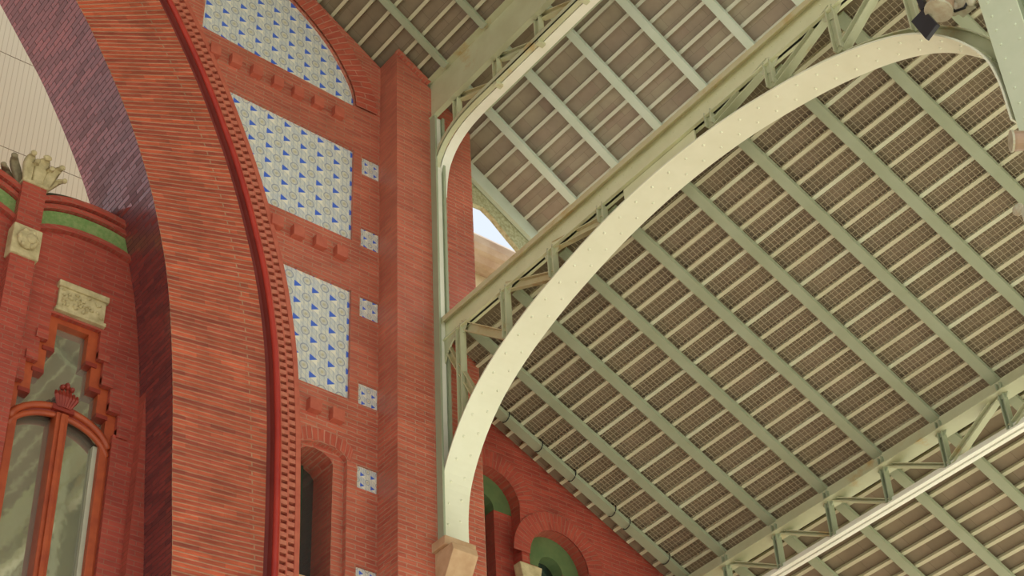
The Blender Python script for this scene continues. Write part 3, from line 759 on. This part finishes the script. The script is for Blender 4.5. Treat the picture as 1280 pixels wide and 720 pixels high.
def under(y):
    """height of the back of the arch at y"""
    b = min(range(len(AP)), key=lambda i: abs(AP[i][0]-y)+(100 if AP[i][1] < 9.1 else 0)); return AP[b][1]+AN[b][1]*.1
def girder(yc, label, full=True):
    g = root('arch_girder', label, 'girder', (8.95, yc, 8.9), 'arcade arch girders')
    dy = yc-YC; path = [(a+dy, b_) for a, b_ in AP]
    mb = MB(); sweep(mb, path, AN, rect(XS0, XS1, 0, .016)); 
    acc = 0
    for i in range(1, len(path)):
        if i % 3 == 0:
            (y, z), (ny, nz) = path[i], AN[i]
            for x_, sh in ((XS0+.10, 0), (XS1-.10, 1)):
                if (i//2) % 1 == 0: 
                    k = min(len(path)-1, i+sh); (y2, z2), (n2, m2) = path[k], AN[k]; mb.dome((x_, y2-n2*.001, z2-m2*.001), .016, (0, -n2, -m2))
    mb.build('soffit_plate', 'cream_steel', g)
    mb = MB(); pp = [(p, q) for p, q in zip(path, AN) if p[1] > 9.6]; pq = [p for p, q in pp]; qq = [q for p, q in pp]; XW = 8.985; sweep(mb, pq, qq, rect(XW-.008, XW+.008, .016, .13)); sweep(mb, pq, qq, rect(XW-.06, XW+.06, .13, .142)); sweep(mb, pq, qq, rect(XW-.08, XW+.08, .016, .03)); mb.build('arch_web', 'chord_steel', g)
    mb = MB().box(XP-.012, XP+.012, yc-3.85, yc+3.6, tz0, tz1).box(XP-.05, XP+.05, yc-3.85, yc+3.6, tz0, tz0+.012)
    for k in range(60): mb.dome((XP-.012, yc-3.7+k*.122, tz1-.085), .009, (-1, 0, 0), 5)
    mb.build('top_chord', 'pale_steel', g)
    MB().box(XP-.085, XP+.13, yc-3.85, yc+3.6, tz1, tz1+.018).box(XP-.085, XP-.075, yc-3.85, yc+3.6, tz1-.05, tz1).build('chord_flange', 'rusty_steel', g)
    ys = [8.54+.784*k for k in (-4, -3, -2, -1, 0, 1, 2, 3, 4)]
    for k, y in enumerate(ys):
        if k == 4: continue
        zb = under(y)+.04
        if tz0-zb > .07: strut('vertical_strut', g, (XP, y+dy, zb), (XP, y+dy, tz0+.04))
    # diagonals fall towards the middle of the span
    for k in (0, 1, 2, 6, 7, 8):
        a = ys[k]; b_ = ys[k+1] if k < 4 else ys[k-1]
        zb = under(b_)+.06; strut('diagonal_strut', g, (XP+.03, a+dy, tz0+.06), (XP+.03, b_+dy, zb), 'rusty_steel' if k > 5 else 'chord_steel', .10 if k > 5 else .075)
    strut('diagonal_strut', g, (XP+.02, yc+3.58, tz0+.02), (XP+.02, yc+3.10, 10.45), 'rusty_steel', .07)
    # solid web where arch and chord meet
    top = [(9.0, tz0+.02), (7.98, tz0+.02)]
    low = [(y+dy, under(y)-.02) for y in [7.98+.102*j for j in range(11)]]
    def slot(y0, y1, z0, z1, flip):
        m_ = (y0+y1)/2
        return [(y0, z0), (y1, z0+.0), (y1, z1), (y0, z0+.03)] if not flip else [(y0, z0), (y1, z0), (y1, z0+.03), (y0, z1)]
    mb = MB(); mb.plate([top+low], XP-.009, XP+.009, swap=True); mb.build('web_plate', 'pale_steel', g)
    for k in (0, 1, 2, 6, 7, 8):
        y = ys[k]+dy; MB().plate([[(y-.15, tz0+.04), (y+.15, tz0+.04), (y+.09, tz0-.06), (y, tz0-.10), (y-.09, tz0-.06)]], XP-.016, XP-.012, swap=True).build('gusset_plate', 'chord_steel', g)
    MB().plate([[(yc+3.6, tz0+.05), (yc+3.15, tz0+.05), (yc+3.38, tz0-.06), (yc+3.50, tz0-.18), (yc+3.57, tz0-.36), (yc+3.6, tz0-.36)]], XP-.03, XP-.013, swap=True).build('gusset_plate', 'chord_steel', g)
    return g
girder(YC, 'curved cream riveted arch girder with sage lattice truss above it, springing from the brick pier')

# stone corbel under the arch foot
cb = root('stone_corbel', 'pinkish stone corbel block on the brick pier under the foot of the cream arch', 'corbel', (8.92, 12, 8.3))
MB().box(8.70, 9.08, 11.78, 12.02, 8.74, 8.84).build('impost', 'pink_stone', cb, bevel=.01)
MB().plate([[(12.02, 8.74), (11.72, 8.74), (11.70, 8.66), (11.88, 8.36), (12.02, 8.15)]], 8.74, 9.04, swap=True).build('console', 'pink_stone', cb, bevel=.01)

# wall post on the pier and riveted column at the other end of the bay
wp = root('wall_post', 'slim cream and green steel post standing against the brick pier', 'post', (8.85, 11.93, 8.9))
MB().box(8.775, 8.80, 11.90, 12.0, 8.9, 14.72).build('outer_flange', 'green_steel', wp)
MB().box(8.80, 8.90, 11.96, 12.0, 9.6, 14.72).box(8.835, 8.885, 11.945, 11.97, 9.6, 14.7).build('cream_face', 'white_steel', wp)
MB().box(8.90, 8.93, 11.92, 12.0, 9.9, 14.72).build('inner_flange', 'green_steel', wp)
YCOL0, YCOL1 = 4.47, 4.77
cl = root('steel_column', 'broad pale green riveted steel column in the top right corner', 'column', (8.95, 4.6, G))
mb = MB().box(8.795, 8.81, YCOL0, YCOL1, G, 15.2)
z = 6.0; k = 0
while z < 14:
    mb.dome((8.795, YCOL0+.07 if k % 2 else YCOL1-.07, z), .013, (-1, 0, 0), 7); z += .078; k += 1
mb.build('riveted_face', paint('pale_green_column_paint', (222, 230, 200), (212, 222, 190), .4), cl)
MB().box(8.81, 9.15, YCOL0+.14, YCOL0+.17, G, 15.0).build('web', 'green_steel', cl)
MB().box(9.15, 9.165, YCOL0, YCOL1, G, 15.0).build('rear_face', 'green_steel', cl)

# ------------------------------------------------------------------ upper truss along the nave wall head
ut = root('upper_truss', 'long shallow truss with deep plate and bright cream lower edge, high above the riveted arch', 'truss', (8.85, 8, 14.2))
pz0, pz1 = 14.70, 15.30
MB().box(8.80, 8.82, 0, 12.12, pz0, pz1).box(8.76, 8.83, 0, 12.12, pz0-.012, pz0).box(8.72, 8.82, 0, 12.12, pz1-.012, pz1).build('deep_plate', 'chord_steel', ut)
lowc = resample([(12.0, 13.55), (11.98, 13.75), (11.93, 13.95), (11.83, 14.10), (11.68, 14.21), (11.48, 14.28), (11.2, 14.31), (10.8, 14.31), (9, 14.31), (6, 14.31), (3, 14.31), (0, 14.31)], .09)
LN = normals(lowc); LN = [(a, b_) if b_+(.5 if False else 0)*a > 0 or (abs(b_) < .3 and a > 0) else (-a, -b_) for a, b_ in LN]
mb = MB(); sweep(mb, lowc, LN, rect(8.79, 8.865, 0, .012)); sweep(mb, lowc, LN, rect(8.79, 8.80, 0, .075)); mb.build('lower_chord', 'chord_steel', ut)
mb = MB(); sweep(mb, lowc, LN, rect(8.875, 8.995, -.005, .010)); mb.build('skylit_lower_plate', 'white_steel', ut)  # sky light falling on this plate is painted in as near-white
mb = MB(); sweep(mb, [p for p in lowc if p[0] < 11.3], [q for p, q in zip(lowc, LN) if p[0] < 11.3], rect(9.0, 9.02, -.0, .07)); mb.build('outer_chord', 'green_steel', ut)
for k in range(14):
    y = 11.55-step*k
    strut('vertical_strut', ut, (8.86, y, 14.32), (8.86, y, pz0+.1), 'chord_steel', .09)
    if k < 13: strut('diagonal_strut', ut, (8.90, y, pz0+.04), (8.90, y-step, 14.34), 'rusty_steel' if k % 2 == 0 else 'chord_steel', .08)
    MB().box(8.80, 8.90, y-.03, y+.03, 14.27, 14.33).build('clip', 'chord_steel', ut)

# ------------------------------------------------------------------ outer truss of the aisle
ot = root('outer_truss', 'straight truss along the outer side of the aisle with a bright cream bottom chord', 'truss', (XTR, 8, 9.1))
bz = 9.11; tzt = 9.70
for j, (xa, xb) in enumerate(((XTR-.065, XTR-.010), (XTR+.010, XTR+.065))):
    MB().box(xa, xb, 2.2, 12.6, bz, bz+.02).box(XTR-.014 if j == 0 else XTR+.006, XTR-.006 if j == 0 else XTR+.014, 2.2, 12.6, bz, bz+.09).build('bottom_chord', 'white_steel', ot)
MB().box(XTR-.012, XTR+.012, 2.2, 12.6, tzt-.14, tzt+.03).box(XTR-.10, XTR+.10, 2.2, 12.6, tzt-.152, tzt-.14).build('top_chord', 'chord_steel', ot)
vy = [YC+.08+step*k for k in range(-6, 6)]
for y in vy: strut('vertical_strut', ot, (XTR, y, bz+.03), (XTR, y, tzt-.02), 'green_steel', .055)
for k in range(len(vy)):
    y = vy[k]
    if y > YC+.3: strut('diagonal_strut', ot, (XTR+.02, y, tzt-.1), (XTR+.02, y-step, bz+.06), 'chord_steel', .04)
    elif y < YC-.3: strut('diagonal_strut', ot, (XTR+.02, y, tzt-.1), (XTR+.02, y+step, bz+.06), 'chord_steel', .075)
for y in vy: MB().plate([[(y-.09, tzt-.12), (y+.09, tzt-.12), (y+.045, tzt-.20), (y-.045, tzt-.20)]], XTR-.022, XTR-.012, swap=True).build('gusset_plate', 'green_steel', ot)

# ------------------------------------------------------------------ aisle end wall with blind niches
YA = 12.50
aw_ = root('wall_right', None, None, (11.5, YA, G), kind='structure')
nich = [(9.84, 10.02), (10.75, 9.50), (11.68, 8.98), (12.6, 8.50)]
def niche_loop(x, z, r, zb): return [(x-r, zb), (x+r, zb)]+arcpts(x, z, r, 0, 180, 20)
zb_ = [7.0, 6.6, 6.2, 6.0]
outl = [(px1-.05, G), (15.3, G), (15.3, aisle(15.3)+.10), (px1-.05, aisle(px1-.05)+.12)]
RN_ = .405
MB().plate([outl], YA, YA+.4).cut([niche_loop(x, z, RN_, b_) for (x, z), b_ in zip(nich, zb_)], YA-.2, YA+.6).build('brick_face', 'brick_deep', aw_)
for i, ((x, z), b_) in enumerate(zip(nich, zb_)):
    ring = arcpts(x, z, RN_+.02, 0, 180, 20)+arcpts(x, z, .165, 180, 0, 16)
    MB().plate([ring], YA+.15, YA+.3).build('green_tile_arch', 'green_dark', aw_)
    MB().box(x+.165, x+RN_+.02, YA+.155, YA+.3, b_, z).box(x-RN_-.02, x-.165, YA+.155, YA+.3, b_, z).build('niche_back', 'brick_deep', aw_)
    MB().box(x-.2, x+.2, YA+.34, YA+.38, b_, z+.2).build('niche_pane', 'dark_glass', aw_)
    MB().box(x-.165, x-.14, YA+.2, YA+.3, b_, z).build('niche_frame', 'white_wood', aw_)
# soldier rings round the niches
for k, (x, z) in enumerate(nich):
    mb = MB(); V = []; FF = []; UVs = []; a_ = arcpts(x, z, RN_, 0, 180, 28); b2 = arcpts(x, z, RN_+.22, 0, 180, 28)
    for p, q in zip(a_, b2): V += [(p[0], YA-.008-.008*k, p[1]), (q[0], YA-.008-.008*k, q[1])]
    for j in range(28): FF.append((2*j, 2*j+1, 2*j+3, 2*j+2)); UVs.append([(0, j*.06), (.24, j*.06), (.24, (j+1)*.06), (0, (j+1)*.06)])
    if x < 12: mb.add(V, FF, UVs).build('soldier_ring', 'brick_deep', aw_)
for i, (x, z) in enumerate([(10.28, 9.22), (11.2, 8.72)]):
    o = MB().plate([[(x-.11, z-.12), (x+.11, z-.12), (x+.15, z+.09), (x-.15, z+.09)]], YA-.10, YA+.02).build('impost_block', 'stone', bevel=.01)
    tag(o, ['buff stone impost block between the two green-headed niches', 'buff stone impost block low down right of the second niche'][i], 'stone block', 'impost blocks between niches')

# thin pale trim up the pier's outer edge
tag(MB().box(px1, px1+.045, 12.3, 12.42, 11.3, 14.6).build('trim_1', 'cream_wall'), kind='structure')
# exterior corner tower with cornice, behind the gap
tw = root('corner_tower', 'cream outer tower with heavy stone cornice seen through the gap beside the pier', 'tower', (12.5, 15.6, G))
MB().box(11.25, 15.5, 15.0, 19, G, 15.8).build('wall', 'cream_wall', tw)
prof = [(15.02, 15.74), (14.9, 15.72), (14.88, 15.66), (14.76, 15.66), (14.72, 15.58), (14.62, 15.57), (14.56, 15.64), (14.48, 15.66), (14.44, 15.74), (14.44, 15.87), (14.50, 15.96), (15.02, 16.0)]
MB().plate([prof], 11.15, 15.6, swap=True).build('cornice', 'cornice', tw)

# ------------------------------------------------------------------ lamps by the column
def lamp_barrel(name, label, c, ax, r, L):
    c = Vector(c); ax = Vector(ax).normalized(); g = root(name, label, 'floodlight', c, 'floodlights by the column')
    mb = MB(); mb.tube([c-ax*L*.5, c-ax*L*.42, c+ax*L*.35, c+ax*L*.5], [r*.6, r*.9, r, r*.96], 18); mb.build('housing', 'lamp_body', g, smooth=False, bevel=.004)
    mb = MB(); mb.tube([c+ax*L*.46, c+ax*L*.56], [r*1.08, r*1.08], 18); mb.build('rim', 'lamp_pale', g)
    mb = MB(); mb.bar(c, Vector((8.88, c.y, c.z+.12)), .03, .03, (0, 1, 0)); mb.build('bracket', 'lamp_pale', g)
    return g
lamp_barrel('floodlight', 'beige round floodlight above the right shoulder of the cream arch', at(0, 8.66, 1177, 0), (-.25, .25, -.9), .105, .24)
lamp_barrel('floodlight', 'beige round floodlight on the column below the arch end, at the right edge', at(0, 8.66, 1279, 176), (-.75, .65, .05), .075, .16)
q = [at(0, 8.62, *p) for p in ((1140.6, 28), (1156, 12), (1173.5, 31), (1159, 50))]
fl = root('panel_floodlight', 'black square panel floodlight tilted above the right shoulder of the cream arch', 'floodlight', sum(q, Vector())/4)
MB().plate([[(p.y, p.z) for p in q]], 8.60, 8.64, swap=True).build('panel', 'lamp_dark', fl, bevel=.004)
MB().bar(q[1]+Vector((.03, 0, 0)), Vector((8.86, q[1].y-.02, q[1].z+.2)), .03, .02, (0, 1, 0)).bar(q[1], q[1]+Vector((0, .02, .25)), .05, .05, (1, 0, 0)).build('arm', 'lamp_dark', fl)
jb = root('junction_box', 'cluster of beige cable boxes beside the round floodlight under the truss', 'box', at(0, 8.8, 1206, 8))
c = at(0, 8.8, 1206, 8)
mb = MB(); mb.box(c.x-.05, c.x+.05, c.y-.07, c.y+.07, c.z-.04, c.z+.12); mb.ball(c+Vector((-.03, .08, .02)), .05, .06, .06); mb.ball(c+Vector((-.02, -.07, -.0)), .04, .05, .07); mb.build('housing', 'lamp_pale', jb, bevel=.006)
mb = MB(); mb.tube([c+Vector((-.05, .1, .1)), c+Vector((-.06, .06, -.04)), c+Vector((-.05, -.02, -.07)), c+Vector((-.02, -.1, .05))], .012, 6); mb.build('cable', 'cable', jb)
c = at(0, 8.66, 1273, 262)
sf = root('cable_clamp', 'small pale cable clamp at the right edge, below the column floodlight', 'clamp', c)
mb = MB(); mb.ball(c, .03, .05, .05); mb.box(c.x-.02, c.x+.15, c.y-.06, c.y-.02, c.z-.13, c.z-.02); mb.bar(c, c+Vector((.16, -.12, .1)), .02, .02, (0, 0, 1)); mb.build('body', 'lamp_pale', sf, bevel=.004)
# tie wires wrapped round the end beam
for i, x in enumerate([9.9, 10.35, 10.8, 11.35, 11.55, 12.1]):
    z = aisle(x); mb = MB(); mb.tube([(x, 12.24+.075*math.cos(a), z+.05+.075*math.sin(a)) for a in (math.tau*k/12 for k in range(13))], .006, 5, cap=False)
    tag(mb.build('tie_wire', 'cable'), 'black tie wire round the end beam above the brick niches, %s from the arch' % ORD[i], 'wire', 'tie wires on the end beam')
